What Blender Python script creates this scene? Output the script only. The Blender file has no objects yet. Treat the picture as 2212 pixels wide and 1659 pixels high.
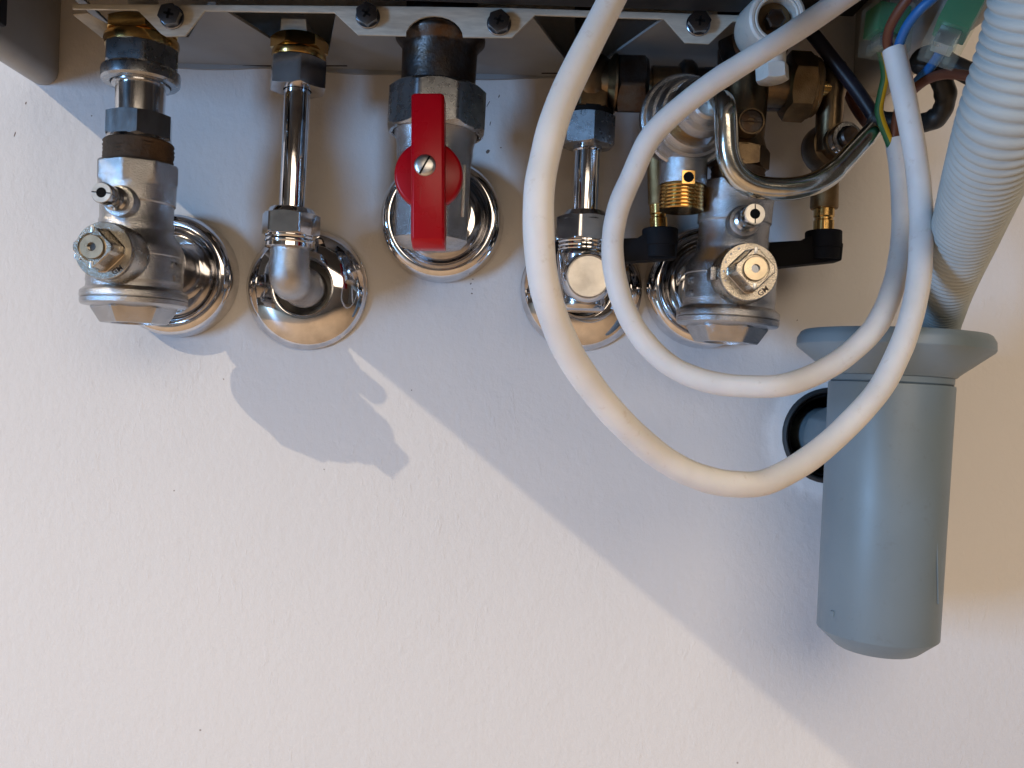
import bpy, bmesh, math, random
from mathutils import Vector, Matrix
random.seed(7)
R = math.radians
scene = bpy.context.scene
COL = scene.collection

# ------------------------------------------------------------------ camera, world, lamps
D = 563.0            # camera distance from the wall, millimetres (all modelling below is in mm)
F = 1915.0           # focal length in pixels of a 2212 px wide view
ROLL = R(2.0)
MM = 0.001
cam_d = bpy.data.cameras.new("camera"); cam = bpy.data.objects.new("camera", cam_d); COL.objects.link(cam)
cam_d.sensor_width = 36.0
cam_d.lens = 36.0 * F / 2212.0
cam_d.clip_start = 0.01; cam_d.clip_end = 50
cam.location = (0, -D * MM, 0)
# looks along +Y, rolled a little
cam.matrix_world = Matrix.Translation(cam.location) @ Matrix.Rotation(-ROLL, 4, 'Y') @ Matrix.Rotation(R(90), 4, 'X')
scene.camera = cam
cam_d.dof.use_dof = False

world = bpy.data.worlds.new("World"); scene.world = world; world.use_nodes = True
bg = world.node_tree.nodes["Background"]
bg.inputs[0].default_value = (1.0, 0.86, 0.76, 1); bg.inputs[1].default_value = 0.06

def lamp(name, kind, loc, target, energy, color, **kw):
    l = bpy.data.lights.new(name, kind); l.energy = energy; l.color = color
    for k, v in kw.items(): setattr(l, k, v)
    o = bpy.data.objects.new(name, l); COL.objects.link(o); o.location = loc
    o.rotation_euler = (Vector(target) - Vector(loc)).to_track_quat('-Z', 'Y').to_euler()
    return o
lamp("key_lamp", 'SPOT', (-1.432, -1.20, 1.055), (0, 0, -0.05), 77, (1.0, 0.82, 0.58), shadow_soft_size=0.008, spot_size=R(120), spot_blend=0.1)
lamp("window_light", 'AREA', (-3.3, -2.9, -0.18), (0, 0, 0), 131, (0.29, 0.56, 0.97), shape='RECTANGLE', size=0.58, size_y=1.3)
lamp("ceiling_light", 'AREA', (0.34, -2.0, 0.85), (0, -0.5, -0.45), 30, (1.0, 0.82, 0.62), shape='RECTANGLE', size=1.6, size_y=1.3)

vs = scene.view_settings
vs.view_transform = 'Standard'; vs.look = 'None'; vs.exposure = -0.14; vs.gamma = 1.0
scene.cycles.max_bounces = 8
scene.cycles.caustics_reflective = False; scene.cycles.caustics_refractive = False

# ------------------------------------------------------------------ materials
def M_new(name):
    m = bpy.data.materials.new(name); m.use_nodes = True
    nt = m.node_tree; b = nt.nodes["Principled BSDF"]
    return m, nt, b
def N(nt, t, **kw):
    n = nt.nodes.new(t)
    for k, v in kw.items(): setattr(n, k, v)
    return n
def coords(nt, sc=(1, 1, 1)):
    tc = N(nt, 'ShaderNodeTexCoord'); mp = N(nt, 'ShaderNodeMapping')
    g = N(nt, 'ShaderNodeNewGeometry')
    nt.links.new(g.outputs['Position'], mp.inputs['Vector']); mp.inputs['Scale'].default_value = sc
    return mp.outputs[0]
def noise(nt, vec, scale, detail=3, rough=.5):
    n = N(nt, 'ShaderNodeTexNoise'); n.inputs['Scale'].default_value = scale
    n.inputs['Detail'].default_value = detail; n.inputs['Roughness'].default_value = rough
    nt.links.new(vec, n.inputs['Vector']); return n.outputs['Fac']
def ramp(nt, fac, stops):
    r = N(nt, 'ShaderNodeValToRGB'); nt.links.new(fac, r.inputs[0])
    e = r.color_ramp.elements
    while len(e) < len(stops): e.new(0.5)
    for k, (p, c) in enumerate(stops):
        e[k].position = p; e[k].color = (c, c, c, 1) if isinstance(c, (int, float)) else (*c, 1)
    return r.outputs[0]
def mixc(nt, fac, a, b):
    m = N(nt, 'ShaderNodeMix', data_type='RGBA')
    nt.links.new(fac, m.inputs[0])
    for i, c in ((6, a), (7, b)):
        if isinstance(c, tuple): m.inputs[i].default_value = (*c, 1)
        else: nt.links.new(c, m.inputs[i])
    return m.outputs[2]
def bump(nt, b, hts):
    prev = None
    for h, strength, dist in hts:
        bn = N(nt, 'ShaderNodeBump'); bn.inputs['Strength'].default_value = strength; bn.inputs['Distance'].default_value = dist
        nt.links.new(h, bn.inputs['Height'])
        if prev: nt.links.new(prev, bn.inputs['Normal'])
        prev = bn.outputs[0]
    nt.links.new(prev, b.inputs['Normal'])

def metal(name, c, rough, c2=None, bs=0, bscale=900, rvar=.08, dirt=0.0, dirtc=(.10, .08, .06), stretch=(1, 1, 1), cs=120):
    m, nt, b = M_new(name); v = coords(nt, stretch)
    b.inputs['Metallic'].default_value = 1
    nz = noise(nt, v, cs, 4)
    col = mixc(nt, ramp(nt, nz, [(.35, 0.0), (.65, 1.0)]), c, c2 or tuple(x * .82 for x in c))
    if dirt:
        d = noise(nt, v, 60, 6, .65)
        col = mixc(nt, ramp(nt, d, [(.52, 0.0), (.72, dirt)]), col, dirtc)
    nt.links.new(col, b.inputs['Base Color'])
    rr = N(nt, 'ShaderNodeMapRange'); nt.links.new(noise(nt, v, 200, 5), rr.inputs[0])
    rr.inputs[3].default_value = max(.02, rough - rvar); rr.inputs[4].default_value = rough + rvar
    nt.links.new(rr.outputs[0], b.inputs['Roughness'])
    if bs: bump(nt, b, [(noise(nt, v, bscale, 3, .6), bs, .0006)])
    return m
def plastic(name, c, rough=.4, c2=None, bs=.0, bscale=1500, spec=.5, sss=0, cs=60, scuff=0, scuffc=(.1, .1, .1), coat=0):
    m, nt, b = M_new(name); v = coords(nt)
    col = mixc(nt, ramp(nt, noise(nt, v, cs, 4), [(.35, 0.0), (.7, 1.0)]), c, c2 or tuple(x * .9 for x in c))
    if scuff:
        s = ramp(nt, noise(nt, v, 150, 5, .7), [(.60, 0.0), (.70, scuff)])
        col = mixc(nt, s, col, scuffc)
    nt.links.new(col, b.inputs['Base Color'])
    rr = N(nt, 'ShaderNodeMapRange'); nt.links.new(noise(nt, v, 90, 5), rr.inputs[0])
    rr.inputs[3].default_value = rough - .06; rr.inputs[4].default_value = rough + .08
    nt.links.new(rr.outputs[0], b.inputs['Roughness'])
    b.inputs['Specular IOR Level'].default_value = spec
    if coat: b.inputs['Coat Weight'].default_value = coat; b.inputs['Coat Roughness'].default_value = .12
    if sss:
        b.inputs['Subsurface Weight'].default_value = sss
        b.inputs['Subsurface Radius'].default_value = (.004, .0025, .0015); b.inputs['Subsurface Scale'].default_value = .6
    if bs: bump(nt, b, [(noise(nt, v, bscale, 3), bs, .0004)])
    return m

M_chrome = metal("chrome", (.74, .73, .74), .06, bs=.03, bscale=60, rvar=.04, dirt=.18, dirtc=(.45, .42, .38))
M_chrome2 = metal("chrome_dull", (.62, .61, .62), .16, bs=.05, bscale=300, rvar=.06)
M_cast = metal("cast_nickel", (.49, .49, .50), .22, bs=.55, bscale=1500, rvar=.03, dirt=.06, dirtc=(.25, .24, .23))
M_steel = metal("machined_steel", (.58, .58, .59), .18, bs=.04, bscale=500, rvar=.06, dirt=.15, dirtc=(.24, .23, .22), stretch=(1, 1, .35))
M_zincnut = metal("zinc_nut", (.42, .44, .47), .28, bs=.08, bscale=500, dirt=.3, dirtc=(.15, .15, .16))
M_iron = metal("dark_iron", (.09, .09, .095), .38, (.08, .055, .04), bs=.4, bscale=500, dirt=.6, dirtc=(.10, .05, .02))
M_brass = metal("brass", (.66, .42, .15), .20, (.55, .33, .11), bs=.08, bscale=900)
M_brasscast = metal("brass_rough", (.30, .20, .10), .42, (.20, .13, .06), bs=.5, bscale=1500)
M_bronze = metal("aged_brass", (.21, .145, .08), .34, (.13, .09, .055), bs=.2, bscale=500)
M_rail = metal("galvanised_sheet", (.66, .64, .56), .50, bs=.12, bscale=900, rvar=.05, stretch=(1, 1, 6))
M_steeltube = metal("steel_tube", (.64, .63, .58), .17, (.52, .51, .46), bs=.08, bscale=350, rvar=.07, dirt=.3, dirtc=(.28, .24, .18))
M_rail.node_tree.nodes['Principled BSDF'].inputs['Metallic'].default_value = .2
M_screw = metal("screw_steel", (.26, .28, .32), .22)
M_screwlite = metal("screw_bright", (.66, .66, .66), .30, bs=.15, bscale=1200)
M_facew = metal("turned_face_brass", (.66, .55, .40), .30, bs=.08, bscale=1400, dirt=.2, dirtc=(.35, .27, .18))
M_knob = metal("plated_knob", (.50, .455, .39), .26, bs=.25, bscale=1300, dirt=.35, dirtc=(.22, .18, .13))
M_face = metal("turned_face", (.78, .74, .68), .34, bs=.08, bscale=1400, dirt=.2, dirtc=(.45, .38, .3))
M_hole = plastic("hole_black", (.008, .008, .008), .8, spec=.1)
M_red = plastic("red_plastic", (.43, .001, .008), .28, (.40, .001, .007), coat=0, spec=.28, bs=.02, bscale=200)
M_cable = plastic("white_pvc", (.76, .74, .72), .55, sss=.25, scuff=.30, scuffc=(.45, .36, .28), bs=.05, bscale=300)
M_hose = plastic("hose_grey", (.43, .47, .465), .6, bs=.03)
M_siphon = plastic("siphon_grey", (.183, .235, .266), .42, (.165, .213, .243), scuff=.5, scuffc=(.15, .18, .20), bs=.06, bscale=700, cs=25)
M_black = plastic("black_plastic", (.008, .008, .010), .72, spec=.2)
M_rubber = plastic("black_rubber", (.022, .026, .03), .6, bs=.4, bscale=400)
M_whitepl = plastic("white_nylon", (.72, .71, .66), .38, sss=.2, scuff=.4, scuffc=(.35, .34, .33))
M_case = plastic("casing_grey", (.36, .355, .34), .5, bs=.15, bscale=1200)
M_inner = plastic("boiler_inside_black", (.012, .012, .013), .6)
M_shelf = plastic("shelf_paint", (.29, .305, .32), .45, bs=.1, bscale=900)
M_hemp = plastic("hemp_sealing", (.11, .065, .035), .85, (.06, .035, .018), bs=1.0, bscale=500)
M_wbrown = plastic("wire_brown", (.13, .04, .02), .42)
M_wblue = plastic("wire_blue", (.02, .14, .40), .42)
M_wred = plastic("wire_red", (.55, .03, .02), .42)
M_navy = plastic("cable_navy", (.012, .012, .022), .4)
M_green = plastic("connector_green", (.0, .15, .04), .35)
M_tape = plastic("black_tape", (.012, .012, .012), .42, bs=.8, bscale=160)

def mat_clear():
    m, nt, b = M_new("clear_plastic")
    b.inputs['Base Color'].default_value = (.75, .80, .76, 1); b.inputs['Roughness'].default_value = .15
    t = N(nt, 'ShaderNodeBsdfTransparent'); t.inputs[0].default_value = (.95, .98, .95, 1)
    mx = N(nt, 'ShaderNodeMixShader'); mx.inputs[0].default_value = .09
    nt.links.new(t.outputs[0], mx.inputs[1]); nt.links.new(b.outputs[0], mx.inputs[2])
    nt.links.new(mx.outputs[0], nt.nodes['Material Output'].inputs['Surface'])
    return m
M_clear = mat_clear()
def mat_yg():
    m, nt, b = M_new("wire_yellow_green"); tc = N(nt, 'ShaderNodeUVMap')
    g = N(nt, 'ShaderNodeSeparateXYZ'); nt.links.new(tc.outputs[0], g.inputs[0])
    col = mixc(nt, ramp(nt, g.outputs[0], [(.0, 0.0), (.36, 0.0), (.38, 1.0), (.86, 1.0), (.88, 0.0)]), (.02, .13, .05), (.55, .36, .01))
    nt.links.new(col, b.inputs['Base Color']); b.inputs['Roughness'].default_value = .42
    return m
M_yg = mat_yg()

def mat_wall():
    m, nt, b = M_new("painted_plaster"); v = coords(nt)
    b.inputs['Roughness'].default_value = .88; b.inputs['Specular IOR Level'].default_value = .25
    base = mixc(nt, noise(nt, v, 7, 3), (.715, .70, .695), (.69, .68, .68))
    # small dark chips and specks
    vo = N(nt, 'ShaderNodeTexVoronoi'); vo.inputs['Scale'].default_value = 24; nt.links.new(v, vo.inputs['Vector'])
    vo.inputs['Randomness'].default_value = 1
    spk = ramp(nt, vo.outputs['Distance'], [(.0, 1.0), (.010, .7), (.020, 0.0)])
    pick = ramp(nt, noise(nt, v, 9, 1), [(.50, 0.0), (.54, 1.0)])
    mu = N(nt, 'ShaderNodeMath', operation='MULTIPLY'); nt.links.new(spk, mu.inputs[0]); nt.links.new(pick, mu.inputs[1])
    base = mixc(nt, mu.outputs[0], base, (.22, .17, .14))
    # fresh white filler round the drain socket
    sub = N(nt, 'ShaderNodeVectorMath', operation='SUBTRACT'); nt.links.new(v, sub.inputs[0]); sub.inputs[1].default_value = HOLE
    ln = N(nt, 'ShaderNodeVectorMath', operation='LENGTH'); nt.links.new(sub.outputs[0], ln.inputs[0])
    ad = N(nt, 'ShaderNodeMath', operation='MULTIPLY_ADD'); nt.links.new(noise(nt, v, 60, 4, .6), ad.inputs[0]); ad.inputs[1].default_value = .012
    nt.links.new(ln.outputs['Value'], ad.inputs[2])
    patch = ramp(nt, ad.outputs[0], [(.0, 1.0), (.045, 1.0), (.048, 0.0)])
    base = mixc(nt, patch, base, (.88, .88, .88))
    crack = ramp(nt, ad.outputs[0], [(.0435, 0.0), (.0445, .35), (.0452, 0.0)])
    base = mixc(nt, crack, base, (.42, .30, .24))
    nt.links.new(base, b.inputs['Base Color'])
    w = N(nt, 'ShaderNodeMapping'); w.inputs['Scale'].default_value = (1, 1, .8); nt.links.new(v, w.inputs['Vector'])
    # short trowel strokes and pimples
    w2 = N(nt, 'ShaderNodeMapping'); w2.inputs['Scale'].default_value = (1.6, 1, .55); w2.inputs['Rotation'].default_value = (0, R(38), 0); nt.links.new(v, w2.inputs['Vector'])
    stroke = ramp(nt, noise(nt, w2.outputs[0], 110, 5, .62), [(.58, 0.0), (.66, 1.0)])
    gate = ramp(nt, noise(nt, v, 11, 2), [(.42, 0.0), (.6, 1.0)])
    ms = N(nt, 'ShaderNodeMath', operation='MULTIPLY'); nt.links.new(stroke, ms.inputs[0]); nt.links.new(gate, ms.inputs[1])
    bump(nt, b, [(ms.outputs[0], .28, .0005), (noise(nt, v, 35, 4, .5), .35, .0016), (noise(nt, w.outputs[0], 190, 5, .6), .55, .0009),
                 (noise(nt, v, 900, 2, .5), .25, .00022), (patch, .5, .0004)])
    return m

# ------------------------------------------------------------------ building helpers (mm)
def W(px, py, d=0.0):
    """a point of the place: where the sight line through (px, py) of the 2212x1659 view meets the plane d mm in front of the wall"""
    k = (D - d) / F
    cx, cy = (px - 1106) * k, (829.5 - py) * k
    return Vector((cx * math.cos(ROLL) - cy * math.sin(ROLL), -d, cx * math.sin(ROLL) + cy * math.cos(ROLL)))
def s(d): return (D - d) / F
HOLE = tuple(W(1793, 941, 0) * MM)
M_wall = mat_wall()

class Fr:
    """an axis with a frame: point(z, r, phi)"""
    def __init__(self, o, a):
        self.o = Vector(o); self.a = Vector(a).normalized()
        ref = Vector((0, -1, 0)) if abs(self.a.y) < .8 else Vector((0, 0, 1))
        self.v = (ref - self.a * ref.dot(self.a)).normalized()
        self.u = self.v.cross(self.a).normalized()
        c = Vector((0, -D, 0)) - self.o
        self.pc = math.atan2(c.dot(self.v), c.dot(self.u))     # angle that faces the viewer
    def p(self, z, r, ph): return self.o + self.a * z + (self.u * math.cos(ph) + self.v * math.sin(ph)) * r
class VF(Fr):
    """axis through two picture points at depth d; z given as picture height"""
    def __init__(self, x0, y0, x1, y1, d, d1=None, horiz=False):
        d1 = d if d1 is None else d1
        p0, p1 = W(x0, y0, d), W(x1, y1, d1)
        super().__init__(p0, p1 - p0); self.L = (p1 - p0).length
        self.c0, self.c1 = (x0, x1) if horiz else (y0, y1); self.d = d; self.sc = s(d)
    def z(self, y): return (y - self.c0) / (self.c1 - self.c0) * self.L

def poly(Rr, n, ph):
    A = Rr * math.cos(math.pi / n)
    def f(p):
        t = (p - ph) % (2 * math.pi / n) - math.pi / n
        return A / math.cos(t)
    return f
def blend(f, g, t): 
    return lambda p: (f(p) if callable(f) else f) * (1 - t) + (g(p) if callable(g) else g) * t

class B:
    def __init__(self): self.v = []; self.f = []; self.uv = None
    def lathe(self, fr, rings, n=64, cap0=True, cap1=True, wob=0):
        base = len(self.v)
        for (z, r) in rings:
            for k in range(n):
                ph = 2 * math.pi * k / n
                zz = z(ph) if callable(z) else z; rr = r(ph) if callable(r) else r
                if wob: rr += wob * (random.random() - .5)
                self.v.append(fr.p(zz, rr, ph))
        for i in range(len(rings) - 1):
            for k in range(n):
                a = base + i * n + k; b = base + i * n + (k + 1) % n
                self.f.append((a, b, b + n, a + n))
        for cap, i in ((cap0, 0), (cap1, len(rings) - 1)):
            if cap: self.f.append(tuple(base + i * n + k for k in range(n)))
        return self
    def cyl(self, fr, z0, z1, r, ch=.4, n=48):
        return self.lathe(fr, [(z0, r - ch), (z0 + ch, r), (z1 - ch, r), (z1, r - ch)], n)
    def nut(self, fr, z0, z1, Rr, n=6, ph=0, c0=True, c1=True, k=.55, bore=None, bore_d=3, N_=96):
        if z1 < z0: z0, z1 = z1, z0
        h = poly(Rr, n, ph); rc = Rr * math.cos(math.pi / n) * .965
        rings = []
        if c0: rings += [(z0, rc), (lambda p: z0 + (h(p) - rc) * k, h)]
        else: rings += [(z0, lambda p: h(p) - .4), (z0 + .4, h)]
        if c1: rings += [(lambda p: z1 - (h(p) - rc) * k, h), (z1, rc)]
        else: rings += [(z1 - .4, h), (z1, lambda p: h(p) - .4)]
        if bore: rings += [(z1, bore), (z1 - bore_d, bore - .3)]
        return self.lathe(fr, rings, N_)
    def thread(self, fr, z0, z1, r, amp=.5, pitch=1.6, n=64, cap=True):
        rings = []; k = int(abs(z1 - z0) / pitch); st = (z1 - z0) / k
        for i in range(k):
            z = z0 + i * st
            rings += [(z, r - amp), (z + st * .35, r), (z + st * .65, r)]
        rings.append((z1, r - amp))
        return self.lathe(fr, rings, n, cap, cap)
    def prism(self, pts, off):
        """closed outline extruded by vector off"""
        b = len(self.v); n = len(pts)
        self.v += [Vector(p) for p in pts] + [Vector(p) + Vector(off) for p in pts]
        self.f.append(tuple(range(b, b + n))); self.f.append(tuple(range(b + n, b + 2 * n)))
        for k in range(n):
            self.f.append((b + k, b + (k + 1) % n, b + n + (k + 1) % n, b + n + k))
        return self
    def box(self, c, sx, sy, sz, mat=None):
        m = mat or Matrix.Identity(3); c = Vector(c)
        pts = [c + m @ Vector((x * sx / 2, -sy / 2, z * sz / 2)) for x, z in ((-1, -1), (1, -1), (1, 1), (-1, 1))]
        return self.prism(pts, m @ Vector((0, sy, 0)))
    def tube(self, path, r, n=24, caps=True, uvs=False):
        """sweep along points; r float or list"""
        P = [Vector(p) for p in path]; base = len(self.v)
        t0 = (P[1] - P[0]).normalized()
        up = Vector((0, -1, 0)) if abs(t0.y) < .8 else Vector((0, 0, 1))
        u = (up - t0 * up.dot(t0)).normalized()
        for i, p in enumerate(P):
            t = (P[min(i + 1, len(P) - 1)] - P[max(i - 1, 0)]).normalized()
            u = (u - t * u.dot(t)).normalized(); w = t.cross(u)
            rr = r[i] if isinstance(r, (list, tuple)) else r
            for k in range(n):
                a = 2 * math.pi * k / n
                self.v.append(p + (u * math.cos(a) + w * math.sin(a)) * rr)
        for i in range(len(P) - 1):
            for k in range(n):
                a = base + i * n + k; b = base + i * n + (k + 1) % n
                self.f.append((a, b, b + n, a + n))
        if caps:
            self.f.append(tuple(base + k for k in range(n))); self.f.append(tuple(base + (len(P) - 1) * n + k for k in range(n)))
        return self
    def build(self, name, mat, parent=None, sharp=32, bevel=0, twist=None):
        off = parent_loc(parent) if parent else Vector((0, 0, 0))
        me = bpy.data.meshes.new(name)
        me.from_pydata([(p * MM - off)[:] for p in self.v], [], self.f); me.validate()
        bm = bmesh.new(); bm.from_mesh(me)
        bmesh.ops.remove_doubles(bm, verts=bm.verts, dist=1e-7)
        bmesh.ops.recalc_face_normals(bm, faces=bm.faces)
        if bevel:
            es = [e for e in bm.edges if len(e.link_faces) == 2 and e.calc_face_angle(0) > R(40)]
            bmesh.ops.bevel(bm, geom=es, offset=bevel * MM, segments=2, affect='EDGES', profile=.6)
        bm.to_mesh(me); bm.free()
        me.shade_smooth(); me.set_sharp_from_angle(angle=R(sharp))
        me.materials.append(mat)
        o = bpy.data.objects.new(name, me); COL.objects.link(o)
        if parent: o.parent = parent
        return o
def parent_loc(o):
    l = Vector((0, 0, 0))
    while o: l += Vector(o.location); o = o.parent
    return l
def thing(name, label, cat, loc, group=None):
    o = bpy.data.objects.new(name, None); COL.objects.link(o); o.empty_display_size = .01
    o.location = Vector(loc) * MM; o['label'] = label; o['category'] = cat
    if group: o['group'] = group
    return o
def struct(o): o['kind'] = 'structure'; return o
def crom(pts, n=12):
    """Catmull-Rom through the points"""
    P = [Vector(p) for p in pts]; P = [P[0] * 2 - P[1]] + P + [P[-1] * 2 - P[-2]]; out = []
    for i in range(1, len(P) - 2):
        a, b, c, d = P[i - 1:i + 3]
        for k in range(n):
            t = k / n
            out.append(.5 * ((2 * b) + (c - a) * t + (2 * a - 5 * b + 4 * c - d) * t * t + (3 * b - a - 3 * c + d) * t ** 3))
    out.append(P[-2]); return out
def text_on(body, size, fr, z, ph, rad, parent, mat, name='raised_lettering', depth=.8):
    """raised letters wrapped round a cylinder of radius rad about fr"""
    cu = bpy.data.curves.new('t', 'FONT'); cu.body = body; cu.size = size; cu.extrude = depth; cu.align_x = 'CENTER'; cu.resolution_u = 3
    cu.offset = .08
    to = bpy.data.objects.new('t', cu); COL.objects.link(to)
    dg = bpy.context.evaluated_depsgraph_get(); me = bpy.data.meshes.new_from_object(to.evaluated_get(dg))
    bpy.data.objects.remove(to); bpy.data.curves.remove(cu)
    off = parent_loc(parent)
    for v in me.vertices:
        x, y, zz = v.co
        v.co = fr.p(z - y, rad + zz, ph - x / rad) * MM - off
    me.name = name; me.materials.clear(); me.materials.append(mat)
    o = bpy.data.objects.new(name, me); COL.objects.link(o); o.parent = parent
    return o
def text_flat(body, size, pos, parent, mat, rot=0, name='raised_lettering', depth=.2, c=None):
    cu = bpy.data.curves.new('t', 'FONT'); cu.body = body; cu.size = size; cu.extrude = depth; cu.align_x = 'CENTER'; cu.align_y = 'CENTER'; cu.resolution_u = 3
    cu.offset = .03
    to = bpy.data.objects.new('t', cu); COL.objects.link(to)
    dg = bpy.context.evaluated_depsgraph_get(); me = bpy.data.meshes.new_from_object(to.evaluated_get(dg))
    bpy.data.objects.remove(to); bpy.data.curves.remove(cu)
    off = parent_loc(parent); cr, sr = math.cos(rot), math.sin(rot)
    for v in me.vertices:
        x, y, zz = v.co
        v.co = (Vector(pos) + Vector((x * cr - y * sr, -zz, x * sr + y * cr))) * MM - off
    me.name = name; me.materials.clear(); me.materials.append(mat)
    o = bpy.data.objects.new(name, me); COL.objects.link(o); o.parent = parent
    return o
YA = Vector((0, -1, 0))

# ------------------------------------------------------------------ the wall (with a real hole for the drain socket)
def build_wall():
    bm = bmesh.new(); hc = Vector(HOLE); rh = 29.5 * MM
    outer = [bm.verts.new(p) for p in ((-3, 0, -1.6), (3, 0, -1.6), (3, 0, 1.8), (-3, 0, 1.8))]
    inner = [bm.verts.new(hc + Vector((math.cos(2 * math.pi * k / 48), 0, math.sin(2 * math.pi * k / 48))) * rh) for k in range(48)]
    es = [bm.edges.new((outer[k], outer[(k + 1) % 4])) for k in range(4)] + [bm.edges.new((inner[k], inner[(k + 1) % 48])) for k in range(48)]
    bmesh.ops.triangle_fill(bm, use_beauty=True, edges=es)
    back = [bm.verts.new(v.co + Vector((0, .08, 0))) for v in inner]
    for k in range(48): bm.faces.new((inner[k], inner[(k + 1) % 48], back[(k + 1) % 48], back[k]))
    for f in bm.faces:
        if f.normal.y > 0 and abs(f.normal.y) > .5: f.normal_flip()
    me = bpy.data.meshes.new('wall'); bm.to_mesh(me); bm.free(); me.materials.append(M_wall)
    o = bpy.data.objects.new('wall', me); COL.objects.link(o); return struct(o)
build_wall()
wall_o = bpy.data.objects['wall']
M_chip = plastic("paint_chip_dark", (.16, .12, .10), .8)
for cx_, cy_, w_, h_, a_ in ((32, 290, 3, 14, .3), (56, 223, 3, 7, .2), (1054, 327, 9, 12, .5), (1078, 208, 2.5, 8, .4), (1055, 224, 2, 16, .5), (1059, 267, 2.5, 11, .2), (1082, 319, 4, 3, 0),
                          (1021, 603, 5, 2, 0), (1017, 613, 3, 5, .6), (1020, 624, 2, 4, -.5), (1019, 634, 5, 3, .3), (483, 819, 3, 2.5, 0), (889, 843, 3, 2.5, 0), (700, 1014, 3, 2, .4), (376, 1060, 2.4, 3, 0), (198, 250, 3, 3, 0), (1722, 692, 2, 4, .5)):
    c_ = W(cx_, cy_, 0); k_ = s(0); pts_ = []
    for q_ in range(7):
        an = q_ * 2 * math.pi / 7; rx = w_ / 2 * k_ * random.uniform(.7, 1.15); ry = h_ / 2 * k_ * random.uniform(.7, 1.15)
        x1, z1 = rx * math.cos(an), ry * math.sin(an)
        pts_.append((c_.x + x1 * math.cos(a_) + z1 * math.sin(a_), .05, c_.z - x1 * math.sin(a_) + z1 * math.cos(a_)))
    B().prism(pts_, (0, -.12, 0)).build('paint_chip', M_chip, wall_o)
# plain room surfaces behind the photographer that the chrome reflects
M_far = plastic("cream_paint", (.34, .27, .20), .8, spec=.2)
M_floor = plastic("floor_tile", (.74, .54, .36), .5)
struct(B().prism([(-4200, 0, -850), (3000, 0, -850), (3000, -3600, -850), (-4200, -3600, -850)], (0, 0, -20)).build('floor', M_floor))
struct(B().prism([(-4200, -3620, -1200), (3000, -3620, -1200), (3000, -3620, 1600), (-4200, -3620, 1600)], (0, -20, 0)).build('far_wall', M_far))

# ------------------------------------------------------------------ boiler: casing, shelf, front rail, screws
boiler = thing('wall_boiler', 'grey boiler casing open from below with galvanised rail along the top edge', 'boiler', W(1000, 20, 60))
def rounded_panel(xl, xr, zb, rr_side):
    """side panel seen from below; xl,xr world mm, bottom zb, rounded lower edges, 350 deep"""
    pts = []
    w = xr - xl; r1 = min(w * .45, 9)
    for k in range(9):
        a = math.pi + k * math.pi / 16; pts.append((xl + r1 + r1 * math.cos(a), 0, zb + r1 + r1 * math.sin(a)))
    for k in range(9):
        a = -math.pi / 2 + k * math.pi / 16; pts.append((xr - r1 + r1 * math.cos(a), 0, zb + r1 + r1 * math.sin(a)))
    pts += [(xr, 0, 900), (xl, 0, 900)]
    return [Vector((p[0], -.3, p[2])) for p in pts]
pl0, pl1 = W(60, 183), W(126, 183)
B().prism(rounded_panel(pl0.x, pl1.x, pl0.z, 9), (0, -432, 0)).build('side_panel', M_case, boiler)
pr0, pr1 = W(1842, 207), W(1932, 207)
B().prism(rounded_panel(pr0.x, pr1.x, pr0.z, 9), (0, -432, 0)).build('side_panel', M_case, boiler)
# black rubber block on the left panel
q = W(17, 61, 120)
B().box((q.x - 14, -150, q.z + 30), 28, 60, 60).build('rubber_block', M_black, boiler, bevel=2)
# galvanised rail: front flange with tabs
DR = 95.0
outline = [(157, 8), (156, 19), (296, 21), (346, 71), (358, 78), (400, 77), (442, 23), (722, 27), (773, 75), (876, 77)]
for k in range(13):
    t = math.pi - math.pi * k / 12
    cx, cy, rx, ry = 938, 80, 62, 46
    outline.append((cx + rx * math.cos(t), cy - ry * math.sin(t)))
outline += [(1106, 81), (1156, 32), (1435, 41), (1480, 92), (1531, 95), (1583, 46), (1606, 45), (1606, 33), (1100, 17), (900, 14)]
B().prism([W(x, y, DR) for x, y in outline], (0, 1.6, 0)).build('front_rail', M_rail, boiler, bevel=.3)
# horizontal shelf behind the rail, trapezoid notches for the pipes
zs = W(900, 22, DR).z
def shelf_pt(px, py):           # point of the horizontal shelf seen at (px,py)
    # height fixed: solve depth by bisection
    lo, hi = -5.0, 200.0
    for _ in range(40):
        m_ = (lo + hi) / 2
        if W(px, py, m_).z > zs: lo = m_
        else: hi = m_
    p = W(px, py, (lo + hi) / 2); return Vector((p.x, p.y, zs))
def xs(px, d): return W(px, 22, d).x
XL = W(156, 20, DR).x; XR = W(1606, 45, DR).x
def notch(x0, x1, xa, xb, db):   # trapezoid cut from the front edge
    return [(x0, -DR + 2), (xa, -db), (xb, -db), (x1, -DR + 2)]
x_ = lambda px: W(px, 30, DR).x
n1 = notch(x_(176), x_(446), W(233, 60, 62).x, W(385, 60, 62).x, 46)
n2 = notch(x_(462), x_(726), W(596, 80, 58).x, W(690, 80, 58).x, 32)
n3 = notch(x_(868), x_(1010), W(868, 80, 58).x, W(1010, 80, 58).x, 36)
n4 = notch(x_(1148), x_(1431), W(1226, 90, 58).x, W(1316, 90, 58).x, 32)
front = [(XL, -DR + 2)] + n1 + n2 + n3 + n4 + [(XR, -DR + 2)]
sh = [Vector((a, b, zs)) for a, b in front] + [Vector((XR, -.4, zs)), Vector((XL, -.4, zs))]
B().prism(sh, (0, 0, 1.5)).build('bottom_shelf', M_shelf, boiler)
lip = []
for k in range(40):
    t = k / 39; x = XL + (XR - XL) * t
    lip.append(Vector((x, -.4, zs - 2.2 - 1.6 * math.sin(t * 19) * math.sin(t * 7))))
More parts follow.
